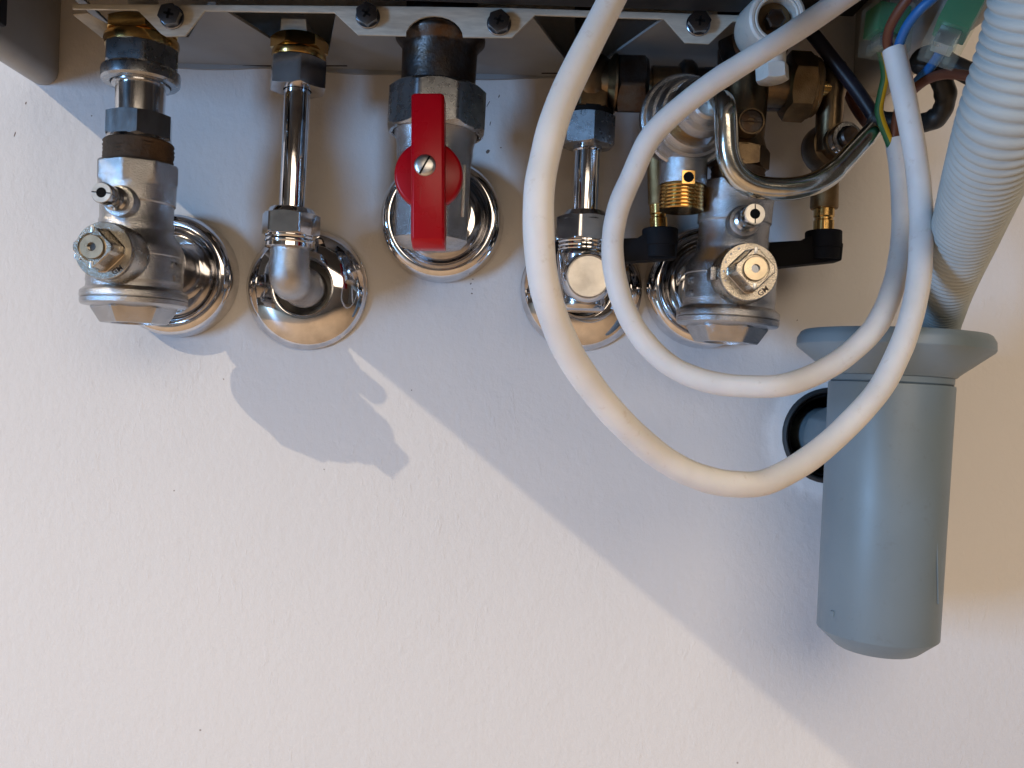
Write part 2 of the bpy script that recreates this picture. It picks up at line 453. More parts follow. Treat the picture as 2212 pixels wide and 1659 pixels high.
lip += [Vector((XR, -.4, zs)), Vector((XL, -.4, zs))]
B().prism(lip, (0, -2.0, 0)).build('rear_lip', M_shelf, boiler)
for (xa, xb, yy) in ((525, 750, 142), (1170, 1330, 158)):
    a, b = shelf_pt(xa, yy), shelf_pt(xb, yy)
    B().prism([a + Vector((0, -.8, -.15)), b + Vector((0, -.8, -.15)), b + Vector((0, .8, -.15)), a + Vector((0, .8, -.15))], (0, 0, 1)).build('slot', M_hole, boiler)
# left stub of the shelf: pale folded gusset below the rail
g = [W(158, 30, 93), W(190, 29, 93), W(234, 52, 74), W(238, 96, 60), W(160, 34, 93)]
B().prism(g, (0, 1.5, 0)).build('end_gusset', M_rail, boiler)
# black boiler base above the rail
zt = W(900, 13, DR).z
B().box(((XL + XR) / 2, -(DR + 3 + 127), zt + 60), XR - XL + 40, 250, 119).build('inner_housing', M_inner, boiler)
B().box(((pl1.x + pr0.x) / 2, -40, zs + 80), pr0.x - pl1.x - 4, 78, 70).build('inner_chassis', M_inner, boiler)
# front cover that closes the casing above the open bottom
B().box(((pl0.x + pr1.x) / 2, -434, 560), pr1.x - pl0.x, 4, 690).build('front_cover', M_case, boiler)
def screw(px, py, ph):
    fr = Fr(W(px, py, DR), YA); fr.o = W(px, py, DR)
    b = B().lathe(fr, [(0, 6.4), (.9, 6.4), (1.2, 6.0)], 48)
    b.nut(fr, 1.2, 5.4, 6.1, 6, ph, c0=False, k=.4)
    o = b.build('rail_screw', M_screw, boiler)
    c = B()
    for a in (0, math.pi / 2):
        m = Matrix.Rotation(ph + a, 3, 'Y'); c.box(W(px, py, DR) + Vector((0, -5.45, 0)), 5.2, .3, 1.2, m)
    c.build('cross_recess', M_hole, o)
    return o
screw(372, 38, .2); screw(795, 37, .6); screw(1078, 52, .35); screw(1508, 53, .1)

# ------------------------------------------------------------------ escutcheons
def rosette(px, py, label, kind, rpx=132):
    c = W(px, py, 0); t = thing('pipe_rosette', label, 'pipe rosette', c, 'chrome rosettes where pipes enter the wall')
    fr = Fr(c, YA); r = rpx * s(8)
    b = B()
    if kind == 'dome':
        rings = [(0.2, r - .6), (.8, r), (2.2, r + .1), (3.0, r - .5), (5.5, r - 2.2), (8.4, r - 5.2), (11.0, r - 9.5), (12.8, r - 14), (13.8, r - 18), (13.9, r - 19.8), (13.0, r - 20.9), (9.0, r - 21.4), (1, r - 21.6)]
    else:
        rings = [(0.2, r + .2), (1.0, r + .4), (11.5, r - .6), (14.5, r - 1.6), (16.6, r - 3.6), (17.4, r - 6.0), (16.8, r - 8.2), (15.0, r - 9.8), (12.0, r - 11.2), (9.8, r - 13.6), (9.2, r - 17), (9.5, r - 21)]
    # smooth the profile
    pr = crom([(a, b_, 0) for a, b_ in rings], 4)
    b.lathe(fr, [(p.x, p.y) for p in pr], 96, cap0=False, cap1=False)
    b.build('rim', M_chrome, t, sharp=60)
    return t, fr
rosette(386, 598, 'deep chrome rosette half hidden behind the leftmost silver valve', 'cup')
rosette(665, 625, 'domed chrome rosette under the plain pipe elbow right of the leftmost valve', 'dome')
rosette(956, 480, 'deep chrome rosette behind the red lever', 'cup')
rosette(1255, 627, 'domed chrome rosette behind the round capped fitting and white cable', 'dome')
rosette(1522, 622, 'deep chrome rosette left of the silver valve at the right', 'cup')

# ------------------------------------------------------------------ isolating valves (left, right)
def iso_valve(t, ax, yF, lett, lett_ph, yw):
    sc = ax.sc; z = ax.z
    zy = lambda dy: z(yF + dy)
    pc = ax.pc
    oc = poly(86 * sc, 8, pc + R(22.5)); P = lambda r: r * sc
    rings = [(zy(-290), poly(82 * sc, 8, pc + R(22.5))), (zy(-286), oc), (zy(-250), oc), (zy(-243), blend(oc, P(79), .8)), (zy(-238), P(79)), (zy(-205), P(78)), (zy(-202), P(75)),
             (zy(-170), P(74)), (zy(-166), P(76)), (zy(-148), P(76)), (zy(-140), P(78)), (zy(-118), P(92)), (zy(-108), P(97)), (zy(-92), P(98)), (zy(-90), P(96.5)),
             (zy(-40), P(98)), (zy(-36), P(98.5)), (zy(-32), P(97)), (zy(-22), P(98)), (zy(-14), P(108)), (zy(-12), P(109)), (zy(-1), P(109)), (zy(0), P(108)), (zy(1.2), P(106.5)), (zy(2.4), P(108)), (zy(3), P(109)),
             (zy(12), P(108)), (zy(15), P(105)), (zy(18), P(84)), (zy(22), P(72))]
    b = B().lathe(ax, rings, 96)
    b.build('valve_body', M_cast, t, sharp=38)
    # hexagonal cleaning cap below
    hx = poly(88 * sc, 6, pc - R(30)); hx2 = poly(69 * sc, 6, pc - R(30))
    B().lathe(ax, [(zy(12), P(102)), (zy(15), P(101)), (zy(18), blend(P(84), hx, .7)), (zy(21), hx), (zy(50), hx2), (zy(52), lambda p: hx2(p) - .6), (zy(52), P(46)), (zy(44), P(44))], 96).build('cleaning_cap', M_cast, t, sharp=30)
    # branch to the wall
    o = ax.o + ax.a * zy(-85)
    fb = Fr(Vector((o.x, -4, o.z)), YA)
    B().lathe(fb, [(0, 17.5), (40, 17.5), (42, 20), (52, 21.5), (62, 20)], 64).build('wall_branch', M_chrome2, t)
    # drain spindle
    o = ax.o + ax.a * zy(-195)
    fd = Fr(Vector((o.x, -(ax.d + 8), o.z)), YA)
    ds = B().lathe(fd, [(0, 9.6), (14, 8.6), (15.5, 8.0), (16, 6.6)], 48).build('drain_boss', M_cast, t)
    dr = B().lathe(fd, [(15, 5.6), (17, 5.6), (17.6, 6.4), (20, 6.5), (20.8, 5.2), (24, 5.0), (25, 5.6), (34, 5.6), (34.8, 5.2)], 48).build('drain_spindle', M_steel, t)
    f = B().lathe(fd, [(34.5, 5.1), (35.0, 5.1), (35.3, 4.9), (35.3, 2.6), (33.6, 2.5)], 40).build('spindle_face', M_face, dr)
    hx3 = poly(2.9, 6, .3)
    B().lathe(fd, [(34.2, hx3), (35.2, hx3)], 48).box(fd.p(35.2, 0, 0), 9.6, .8, .5, Matrix.Rotation(.05 if ax.o.x < 0 else R(88), 3, 'Y')).build('socket', M_hole, dr)
    # shut-off knob
    o = ax.o + ax.a * zy(-83)
    fk = Fr(Vector((o.x, -(ax.d + 18), o.z)), YA)
    kn = B().lathe(fk, [(0, 15.8), (12, 15.8), (14, 15.0), (17, 14.2), (18, 14.9), (20.6, 14.9), (21.2, 14.5)], 72).build('knob_collar', M_knob, t, sharp=30)
    sq = poly(12.2, 4, 0); cut = lambda p: min(sq(p), 10.5)
    B().lathe(fk, [(20.8, lambda p: cut(p) + 1.4), (21.6, lambda p: cut(p) + .3), (32.6, lambda p: cut(p) - .5), (33.4, lambda p: cut(p) - 1.1), (33.4, 7.2), (32.0, 7.0)], 96).build('knob_nose', M_knob, t, sharp=30)
    B().lathe(fk, [(31, 6.1), (33.6, 6.1), (34.1, 5.8), (34.1, 2.2), (31.6, 2.1)], 48).build('knob_screw', M_facew, t)
    B().lathe(fk, [(31.8, 2.15), (32.6, 2.15)], 24).build('screw_socket', M_screw, t)
    for sgn in (1, -1):
        B().box(fk.p(33.6, 8.9, sgn * math.pi / 2), 1.5, .5, 3.3).build('index_mark', M_screwlite, t, bevel=.15)
    for k in range(5):
        a = R(115 + 22 * k)
        B().lathe(Fr(fk.p(21.2, 12.8, a), YA), [(-.3, .55), (.35, .5), (.45, .3)], 12).build('collar_dot', M_cast, t)
    B().box(fk.p(10, 16.6, R(182)), 3.2, 9, 7).build('stop_lug', M_cast, t, bevel=.7)
    text_flat('GM', 3.9, fk.p(21.3, 12.4, R(-52)), t, M_iron, R(38), depth=.2)
    text_on(lett[0], 5.2, ax, zy(-66), lett_ph, P(97.2), t, M_cast); text_on(lett[1], 5.2, ax, zy(-38), lett_ph, P(97.2), t, M_cast)

# left valve train
axL = VF(307, 90, 289.5, 690, 70)
tL = thing('isolating_valve', 'silver angle valve with knob and drain spindle, leftmost of the fittings', 'valve', W(290, 700, 70))
iso_valve(tL, axL, 647, ('NZII', 'T01'), axL.pc - R(58), 560)
scL = axL.sc; zL = axL.z; pcL = axL.pc
B().lathe(axL, [(zL(-25), 31 * scL), (zL(60), 31 * scL)], 40).build('boiler_stub', M_rail, tL)
B().nut(axL, zL(52), zL(86), 80 * scL, 6, pcL - R(2), k=.5).lathe(axL, [(zL(84), 73 * scL), (zL(87), 76 * scL), (zL(96), 77 * scL), (zL(107), 74 * scL)], 64).build('brass_nut', M_brass, tL)
b = B().nut(axL, zL(104), zL(158), 82 * scL, 6, pcL - R(2), k=.62)
b.lathe(axL, [(zL(152), 76 * scL), (zL(156), 80 * scL), (zL(160), 81 * scL), (zL(178), 80 * scL), (zL(183), 76 * scL), (zL(184), 62 * scL), (zL(178), 60 * scL)], 64).build('union_nut', M_zincnut, tL)
B().lathe(axL, [(zL(176), 60 * scL), (zL(188), 59 * scL), (zL(189), 51 * scL), (zL(258), 50 * scL)], 64).build('tail_pipe', M_steel, tL)
B().nut(axL, zL(251), zL(305), 74 * scL, 6, pcL + R(4.5), k=.35).lathe(axL, [(zL(302), 66 * scL), (zL(312), 69 * scL)], 64).build('coupling_nut', M_steel, tL)
rg = []
for k in range(12):
    rg.append((zL(309 + k * 4.2), (70.5 + (1.5 if k % 2 else -1)) * scL))
B().lathe(axL, rg, 64, wob=.7).build('hemp_seal', M_hemp, tL, sharp=80)

# pipe 2: nut, chromed tube, elbow
a2 = VF(648, 80, 625.5, 560, 50)
t2 = thing('elbow_pipe', 'slim chrome pipe with plain elbow into the wall, between leftmost valve and red lever', 'pipe', W(665, 625, 0))
z2 = a2.z; c2 = a2.sc
B().prism([W(605, 66, 62), W(663, 67, 62), W(661, 40, 62), W(607, 39, 62)], (0, 20, 0)).build('neck_clip', M_rail, t2, bevel=.8)
B().nut(a2, z2(84), z2(114), 62 * c2, 6, a2.pc + R(28), k=.5).lathe(a2, [(z2(113), 54 * c2), (z2(116), 57 * c2), (z2(124), 58 * c2), (z2(131), 55 * c2)], 64).build('brass_nut', M_brass, t2)
B().nut(a2, z2(132), z2(196), 64 * c2, 6, a2.pc - R(4), c1=True, k=.35, bore=30 * c2).build('compression_nut', M_chrome2, t2)
B().lathe(a2, [(z2(140), 27.5 * c2), (z2(480), 26.8 * c2)], 64).build('tube', M_chrome, t2)
B().lathe(a2, [(z2(452), 45 * c2), (z2(454), 47 * c2), (z2(468), poly(58 * c2, 6, a2.pc - R(13)))], 96).nut(a2, z2(463), z2(511), 64.5 * c2, 6, a2.pc - R(13), k=.45).build('compression_nut', M_chrome, t2)
B().thread(a2, z2(507), z2(528), 54 * c2, .5, 1.9).lathe(a2, [(z2(524), 44 * c2), (z2(528), 53 * c2), (z2(536), 53.5 * c2), (z2(540), 43 * c2)], 64).build('threaded_neck', M_chrome, t2)
top = a2.p(z2(536), 0, 0); bend = a2.p(z2(606), 0, 0); wl = W(665, 625, 6)
path = [top, top.lerp(bend, .4)]
rr_ = 10.0
pa = bend + (top - bend).normalized() * rr_; dirw = (Vector((wl.x, wl.y, wl.z)) - bend).normalized(); pb = bend + dirw * rr_
for k in range(9):
    t = k / 8; path.append((1 - t) ** 2 * pa + 2 * t * (1 - t) * bend + t * t * pb)
path += [bend + dirw * 30, bend + dirw * 31]
B().tube(path + [bend + dirw * 44], [42 * c2] * 2 + [42 * c2 + .25 * math.sin(k * .4) * 2 for k in range(9)] + [44 * c2, 47 * c2, 47 * c2], 64).build('elbow', M_cast, t2, sharp=50)

# pipe 3: gas pipe, octagon union, ball valve, red lever
a3 = VF(951, 100, 930, 520, 69)
t3 = thing('gas_valve', 'grey ball valve with long red lever in front of the third rosette', 'valve', W(935, 520, 69))
z3 = a3.z; c3 = a3.sc; pc3 = a3.pc
B().lathe(a3, [(z3(-60), 76 * c3), (z3(66), 77 * c3), (z3(74), 92 * c3), (z3(84), 97 * c3), (z3(92), 96 * c3), (z3(106), 84 * c3), (z3(112), 81 * c3), (z3(190), 80 * c3), (z3(215), 80 * c3)], 64).build('iron_stub', M_iron, t3, sharp=45)
h = poly(112 * c3, 8, pc3 + R(22.5))
B().nut(a3, z3(196), z3(292), 111 * c3, 8, pc3 + R(22.5), k=.9, bore=93 * c3, bore_d=4).build('union_nut', M_zincnut, t3)
ob = poly(84 * c3, 8, pc3 + R(22.5))
B().lathe(a3, [(z3(270), 92 * c3), (z3(286), 93 * c3), (z3(291), 90 * c3), (z3(300), 86 * c3), (z3(318), 82 * c3), (z3(335), blend(84 * c3, ob, .3)), (z3(360), ob), (z3(500), ob), (z3(520), blend(80 * c3, ob, .5)), (z3(534), 66 * c3), (z3(538), 50 * c3)], 96).build('valve_body', M_cast, t3, sharp=35)
B().lathe(Fr(W(956, 480, 4), YA), [(0, 16.5), (36, 16.5), (42, 20), (60, 19)], 64).build('wall_branch', M_chrome2, t3)
B().box(a3.p(z3(418), 76.5 * c3, pc3 - R(56)), 2.6, 3.4, 29).build('casting_rib', M_cast, t3, bevel=.9)
cst = W(918, 360, 118); cst2 = Vector((cst.x, -88, cst.z))
B().lathe(Fr(cst2, YA), [(0, 11), (14, 11), (14.2, 8)], 48).build('stem_boss', M_cast, t3)
lev = thing_part = None
dcen = W(925, 377, 110)
fdk = Fr(Vector((dcen.x, -104, dcen.z)), YA)
lb = B().lathe(fdk, [(0, 16.2), (.6, 17.2), (1.6, 17.7), (5.4, 17.4), (6.4, 16.9), (6.8, 16.0)], 96)
lever = lb.build('lever_hub', M_red, t3, sharp=50)
# bar: rounded box, slightly thicker towards the lower end
bt, bb = W(923.5, 201, 121), W(923.5, 517, 121)
axb = (bb - bt); Lb = axb.length; zb_ = axb.normalized(); xb_ = zb_.cross(Vector((0, 1, 0))).normalized()
if xb_.x < 0: xb_ = -xb_
hw = 35.5 * s(121)
pts = []
def barpt(u, v, w): return bt + xb_ * u + zb_ * v + Vector((0, w, 0))
bar = B(); nseg = 2
secs = []
for (v, w0, w1, k) in ((0, .4, 12, .93), (1.2, 0, 13, 1.0), (Lb - 1.0, 0, 13, 1.03), (Lb, .3, 13, 1.03), (Lb + 3.2, 4.4, 14, 1.0), (Lb + 3.8, 6, 14, .97)):
    secs.append([barpt(-hw * k, v, w1), barpt(-hw * k, v, w0 + 1.2), barpt(-hw * k + 1.2, v, w0), barpt(hw * k - 1.2, v, w0), barpt(hw * k, v, w0 + 1.2), barpt(hw * k, v, w1)])
bar.v = [p for sct in secs for p in sct]
for i in range(len(secs) - 1):
    for k in range(6): bar.f.append((i * 6 + k, i * 6 + (k + 1) % 6, (i + 1) * 6 + (k + 1) % 6, (i + 1) * 6 + k))
bar.f += [tuple(range(6)), tuple(range(len(secs) * 6 - 6, len(secs) * 6))]
bar.build('lever_bar', M_red, t3, sharp=50, bevel=.35)
for dx in (-1, 1):
    B().box(barpt(dx * 3.6, Lb * .70, .0), .35, .25, 9).build('moulded_line', M_red, t3)
scp = W(918, 357, 121)
fs = Fr(scp, YA)
B().lathe(fs, [(-.6, 5.6), (.1, 5.5), (.75, 4.9), (1.15, 3.6), (1.4, 1.5), (1.45, .3)], 48).build('lever_screw', M_screwlite, t3, sharp=60)
B().box(scp + Vector((0, -1.3, 0)), 10.2, .5, .9, Matrix.Rotation(R(-62), 3, 'Y')).build('screw_slot', M_hole, t3)

# pipe 4: nut, tube, capped tee
a4 = VF(1274, 200, 1258, 600, 50)
t4 = thing('capped_tee_pipe', 'slim chrome pipe ending in a fitting with a round brushed cap, between the cables', 'pipe', W(1255, 627, 0))
z4 = a4.z; c4 = a4.sc; pc4 = a4.pc
B().nut(a4, z4(206), z4(244), 57 * c4, 6, pc4 + R(20), k=.4).build('brass_nut', M_bronze, t4)
B().nut(a4, z4(252), z4(318), 60 * c4, 6, pc4 - R(12), k=.35, bore=30 * c4).build('compression_nut', M_zincnut, t4)
B().lathe(a4, [(z4(240), 52 * c4), (z4(262), 52 * c4)], 48).build('olive', M_hole, t4)
B().lathe(a4, [(z4(300), 28 * c4), (z4(312), 31 * c4), (z4(326), 31 * c4), (z4(329), 27.2 * c4), (z4(490), 27.2 * c4)], 64).build('tube', M_chrome, t4)
B().lathe(a4, [(z4(458), 42 * c4), (z4(462), 45 * c4), (z4(480), 57 * c4)], 64).nut(a4, z4(470), z4(524), 64 * c4, 6, pc4 + R(10), k=.5).build('compression_nut', M_chrome2, t4)
B().thread(a4, z4(520), z4(545), 56 * c4, .5, 1.9).build('threaded_neck', M_chrome, t4)
B().lathe(a4, [(z4(540), 50 * c4), (z4(546), 57 * c4), (z4(556), 58 * c4), (z4(575), 55 * c4), (z4(620), 54 * c4), (z4(640), 49 * c4), (z4(655), 52 * c4), (z4(668), 50 * c4), (z4(672), 44 * c4)], 64).build('tee_body', M_chrome2, t4, sharp=50)
cc = W(1271, 597, 72); fc = Fr(Vector((cc.x, -46, cc.z)), YA)
B().lathe(fc, [(0, 14.2), (22, 14.2), (24.6, 13.6), (26.2, 12.2), (26.0, 11.8), (25.6, 11.6)], 72).build('cap_ring', M_chrome2, t4, sharp=45)
B().lathe(fc, [(20, 11.5), (26.2, 11.5), (26.6, 11.2)], 72).build('brushed_cap', M_face, t4)
B().lathe(Fr(W(1255, 627, 3), YA), [(0, 14), (44, 14)], 48).build('wall_branch', M_cast, t4)

# right valve train
axR = VF(1592, 400, 1571, 690, 70)
tR = thing('isolating_valve', 'silver angle valve with knob below the bent steel tube, right of centre', 'valve', W(1571, 700, 70))
iso_valve(tR, axR, 689, ('15', '201'), axR.pc + R(58), 600)
scR = axR.sc; zR = axR.z
rg = [(zR(355 + k * 4.5), (56 + (1.5 if k % 2 else -1)) * scR) for k in range(13)]
B().lathe(axR, rg, 64, wob=.6).build('hemp_seal', M_hemp, tR, sharp=80)
B().nut(axR, zR(322), zR(368), 66 * scR, 6, axR.pc + R(20), k=.5).lathe(axR, [(zR(140), 48 * scR), (zR(200), 52 * scR), (zR(300), 50 * scR), (zR(326), 58 * scR)], 64).build('upper_body', M_bronze, tR)
c = W(1623, 262, 92); fr = Fr(c, YA)
B().lathe(fr, [(-14, 7.4), (0, 7.4), (.8, 6.9), (.8, 6.2), (0, 6.0)], 48).build('plug', M_bronze, tR)
B().lathe(fr, [(-.5, 5.9), (.4, 5.9), (.5, 5.5), (.5, 2.0), (-.8, 1.8)], 48).box(c + Vector((0, -.7, 0)), 11.5, .5, .7).build('plug_screw', M_iron, tR)

# horizontal brass manifold under the boiler (dark)
tM = thing('brass_manifold', 'dark brass tee and union running sideways under the boiler behind the white cables', 'pipe fitting', W(1400, 180, 50))
aM = VF(1270, 178, 1500, 184, 55, horiz=True); zM = aM.z; cM = aM.sc
B().lathe(VF(1272, -20, 1270, 200, 52), [(0, 30 * cM), (VF(1272, -20, 1270, 200, 52).z(120), 30 * cM), (VF(1272, -20, 1270, 200, 52).z(135), 50 * cM), (VF(1272, -20, 1270, 200, 52).z(165), 56 * cM), (VF(1272, -20, 1270, 200, 52).z(195), 53 * cM), (VF(1272, -20, 1270, 200, 52).z(215), 44 * cM)], 48).build('tee_body', M_bronze, tM, sharp=50)
B().lathe(aM, [(zM(1290), 36 * cM), (zM(1310), 40 * cM), (zM(1324), 60 * cM), (zM(1329), 61 * cM)], 64).build('cone', M_bronze, tM)
B().nut(aM, zM(1330), zM(1390), 67 * cM, 6, aM.pc + R(2), k=.5).lathe(aM, [(zM(1388), 58 * cM), (zM(1396), 52 * cM)], 64).build('union_nut', M_iron, tM)
B().lathe(aM, [(zM(1390), 30 * cM), (zM(1405), 30 * cM), (zM(1406), 38 * cM), (zM(1470), 38 * cM)], 64).build('brass_tail', M_bronze, tM)
B().lathe(aM, [(zM(1466), 44 * cM), (zM(1473), 52 * cM), (zM(1490), 52 * cM), (zM(1500), 44 * cM)], 64).build('flange_ring', M_iron, tM, sharp=60)
B().lathe(aM, [(zM(1498), 36 * cM), (zM(1560), 40 * cM), (zM(1600), 50 * cM), (zM(1690), 50 * cM)], 64).build('cross_body', M_iron, tM)
# right-hand nut and pin
aN = VF(1600, 180, 1830, 194, 62, horiz=True); zN = aN.z; cN = aN.sc
B().lathe(aN, [(zN(1640), 46 * cN), (zN(1700), 46 * cN)], 48).build('tail', M_bronze, tM)
B().nut(aN, zN(1694), zN(1748), 74 * cN, 6, aN.pc + R(26), k=.55).lathe(aN, [(zN(1746), 66 * cN), (zN(1750), 66 * cN), (zN(1752), 62 * cN), (zN(1759), 62 * cN), (zN(1763), 58 * cN)], 64).build('union_nut', M_brasscast, tM)
B().lathe(aN, [(zN(1760), 24 * cN), (zN(1790), 24 * cN)], 48).build('brass_pin', M_brass, tM)
aO = VF(1797, 145, 1788, 330, 60); zO = aO.z; cO = aO.sc
B().lathe(aO, [(zO(140), 30 * cO), (zO(148), 33 * cO), (zO(192), 34 * cO), (zO(212), 29 * cO), (zO(330), 28 * cO)], 48).build('drop_pipe', M_bronze, tM, sharp=50)

# filling valve with round wheel, steel tube's right end
tV = thing('filling_valve', 'dark round brass valve behind the right end of the bent steel tube', 'valve', W(1785, 325, 50))
fv = Fr(W(1777, 327, 44), Vector((.12, -1, 0)))
B().lathe(fv, [(0, 13.2), (2, 14.4), (9, 14.4), (16, 13), (17, 10), (24, 9.8)], 64).build('valve_body', M_bronze, tV, sharp=40)
B().lathe(fv, [(22, 9.0), (29, 9.0), (30, 8.4), (30, 6.4), (27, 6.0)], 64).build('ring', M_steel, tV)
B().lathe(fv, [(26, 5.8), (33, 5.5), (34, 4.5)], 48).build('spindle', M_iron, tV)
aB = VF(1783, 340, 1779, 500, 45); zB = aB.z; cB = aB.sc
B().lathe(aB, [(zB(340), 28 * cB), (zB(405), 29 * cB), (zB(448), 29.5 * cB), (zB(451), 28 * cB)], 48).build('brass_sleeve', M_brasscast, tV)
B().lathe(aB, [(zB(448), 22 * cB), (zB(468), 22 * cB), (zB(471), 19.5 * cB), (zB(475), 19.5 * cB), (zB(478), 22 * cB), (zB(510), 22 * cB)], 48).build('brass_stem', M_brass, tV)
# black handle arms
def handle(label, ccx, cyt, end_px, d, flip):
    t = thing('plastic_lever', label, 'handle', W(ccx, cyt + 20, d), 'black plastic levers on brass stems')
    ax = VF(ccx, cyt, ccx - 1, cyt + 60, d); k = ax.sc
    B().lathe(ax, [(0, 37 * k), (.6, 38.5 * k), (ax.z(cyt + 36), 38.5 * k), (ax.z(cyt + 38), 36 * k), (ax.z(cyt + 62), 36 * k)], 48).build('collar', M_black, t)
    sgn = -1 if flip else 1
    e = end_px
    pts = [W(ccx, cyt + 38, d), W(ccx + sgn * 26, cyt + 30, d)] if False else []
    pts = [W(ccx + sgn * 36, cyt + 28, d), W(ccx - sgn * 36, cyt + 12, d), W(ccx - sgn * 52, cyt + 22, d), W(e, cyt + 27, d), W(e - sgn * 6, cyt + 34, d), W(e - sgn * 4, cyt + 84, d), W(ccx + sgn * 32, cyt + 66, d)]
    B().prism([p + Vector((0, -6, 0)) for p in pts], (0, 12, 0)).build('arm', M_black, t, bevel=1.2)
    return t
handle('black plastic lever at the right, arm reaching behind the right silver valve', 1779, 500, 1640, 42, False)
handle('black plastic lever at the left, arm reaching behind the pipe with round cap', 1426, 495, 1203, 42, False)

# pressure relief / check valve (cast rings, brass window, brass thread)
tP = thing('relief_valve', 'silver and brass valve with ringed round body and brass threaded outlet', 'valve', W(1475, 430, 75))
fp_ = Fr(W(1476, 268, 78), Vector((.16, -1, .02)))
SL = M_cast
B().lathe(fp_, [(-18, 18), (-2, 21.5), (0, 25.0), (2, 25.8), (6, 25.8), (7, 24.8)], 96).build('rear_ring', SL, tP, sharp=35)
B().lathe(fp_, [(6, 23.6), (12, 22.0), (13.5, 21.8), (14, 20.2), (18, 19.0), (19, 18.2)], 96).build('middle_ring', SL, tP, sharp=30)
B().lathe(fp_, [(19, 13.8), (27, 13.8)], 64).build('brass_insert', M_brass, tP)
for a0, a1 in ((R(58), R(124)), (R(148), R(206)), (R(-66), R(42))):
    m_ = B(); n_ = 14
    for (zz0, r0) in ((18.5, 17.2), (27.5, 15.6)):
        pass
    vv = []
    for k in range(n_ + 1):
        a = a0 + (a1 - a0) * k / n_
        vv.append([fp_.p(18.5, 17.2, a), fp_.p(27.5, 15.6, a), fp_.p(27.5, 14.0, a), fp_.p(18.5, 14.0, a)])
    m_.v = [p for q_ in vv for p in q_]
    for k in range(n_):
        for j in range(4): m_.f.append((k * 4 + j, k * 4 + (j + 1) % 4, k * 4 + 4 + (j + 1) % 4, k * 4 + 4 + j))
    m_.f += [(0, 1, 2, 3), tuple(n_ * 4 + j for j in range(4))]
    m_.build('cage_bar', SL, tP)
B().lathe(fp_, [(27, 15.8), (28, 15.8), (32, 13.5), (33, 11), (34, 10.6), (38, 9.4), (39, 8)], 72).build('front_cap', SL, tP, sharp=30)
aT = VF(1479, 300, 1471, 460, 78); zT = aT.z; cT = aT.sc
B().lathe(aT, [(zT(300), 50 * cT), (zT(330), 52 * cT), (zT(400), 52 * cT), (zT(402), 51 * cT)], 64).build('outlet_body', SL, tP)
B().thread(aT, zT(402), zT(456), 48.5 * cT, .55, 1.75).build('threaded_outlet', M_brass, tP)
wn = W(1487, 383, 92.6)
B().box(wn + Vector((0, .3, 0)), 6.8, 2.0, 7.0).build('brass_window', M_brass, tP)
B().lathe(Fr(wn, YA), [(-.4, 2.75), (.9, 2.75)], 32).build('window_hole', M_hole, tP)
# brass stem of the left lever, beside the outlet
aQ = VF(1419, 360, 1424, 505, 42); zQ = aQ.z; cQ = aQ.sc
tQ = thing('filling_cock', 'slim brass valve stem left of the threaded brass outlet', 'valve stem', W(1424, 500, 42))
B().lathe(aQ, [(zQ(250), 20 * cQ), (zQ(440), 21.5 * cQ), (zQ(443), 20 * cQ)], 40).build('sleeve', M_brasscast, tQ)
B().lathe(aQ, [(zQ(441), 19 * cQ), (zQ(462), 19 * cQ), (zQ(465), 17 * cQ), (zQ(469), 17 * cQ), (zQ(472), 19.5 * cQ), (zQ(505), 19.5 * cQ)], 40).build('stem', M_brass, tQ)

# bent steel tube
def fillet(P, r, n=8):
    out = [P[0]]
    for i in range(1, len(P) - 1):
        a, b, c = P[i - 1], P[i], P[i + 1]; u = (a - b).normalized(); w = (c - b).normalized()
        rr = min(r, (a - b).length * .48, (c - b).length * .48)
        for k in range(n + 1):
            t = k / n; out.append((1 - t) ** 2 * (b + u * rr) + 2 * t * (1 - t) * b + t * t * (b + w * rr))
    out.append(P[-1]); return out
P = [W(1528, 240, 92), W(1563, 212, 122), W(1574, 400, 118), W(1650, 416, 116), W(1750, 404, 112), W(1893, 275, 96)]
P = [W(1535, 236, 98), W(1566, 206, 124), W(1573, 402, 120), W(1762, 414, 114), W(1885, 282, 96)]
path = fillet([Vector(p) for p in P], 22, 10)
dense = []
for i in range(len(path) - 1):
    for k in range(3): dense.append(path[i].lerp(path[i + 1], k / 3))
dense.append(path[-1])
st = B().tube(dense, [5.8 - (1.0 * max(0, (i / len(dense) - .93)) / .07) for i in range(len(dense))], 40)
so = st.build('steel_tube', M_steeltube, sharp=50); so['label'] = 'bent bare steel tube curving under the round valve up to the right'; so['category'] = 'pipe'

# white plastic elbow cap with hex nut
tC = thing('white_elbow', 'white plastic elbow with open ring and hexagonal nut behind the white cable', 'plastic fitting', W(1675, 60, 100))
fc_ = Fr(W(1644, 72, 88), (W(1676, 40, 118) - W(1644, 72, 88)))
B().lathe(fc_, [(0, 13.5), (4, 15.2), (10, 15.8), (fc_ and 30, 14.6), (33, 14.0), (33.8, 12.8), (33.6, 11.6), (33.0, 11.2), (33.4, 10.4), (33.0, 9.6), (24, 9.2)], 72).build('elbow_ring', M_whitepl, tC, sharp=40)
B().lathe(fc_, [(22, 9.4), (24.2, 9.4)], 32).build('bore', M_bronze, tC)
B().lathe(Fr(fc_.p(24, 0, 0), fc_.a), [(0, 5), (7, 5), (8, 4)], 6).build('screw', M_iron, tC)
aC = VF(1662, 60, 1670, 190, 98); zC = aC.z; cC = aC.sc
B().lathe(aC, [(zC(60), 33 * cC), (zC(130), 31 * cC), (zC(146), 29 * cC)], 48).build('neck', M_whitepl, tC)
B().nut(aC, zC(143), zC(176), 36 * cC, 6, aC.pc + R(12), k=.5).build('hex_nut', M_whitepl, tC)
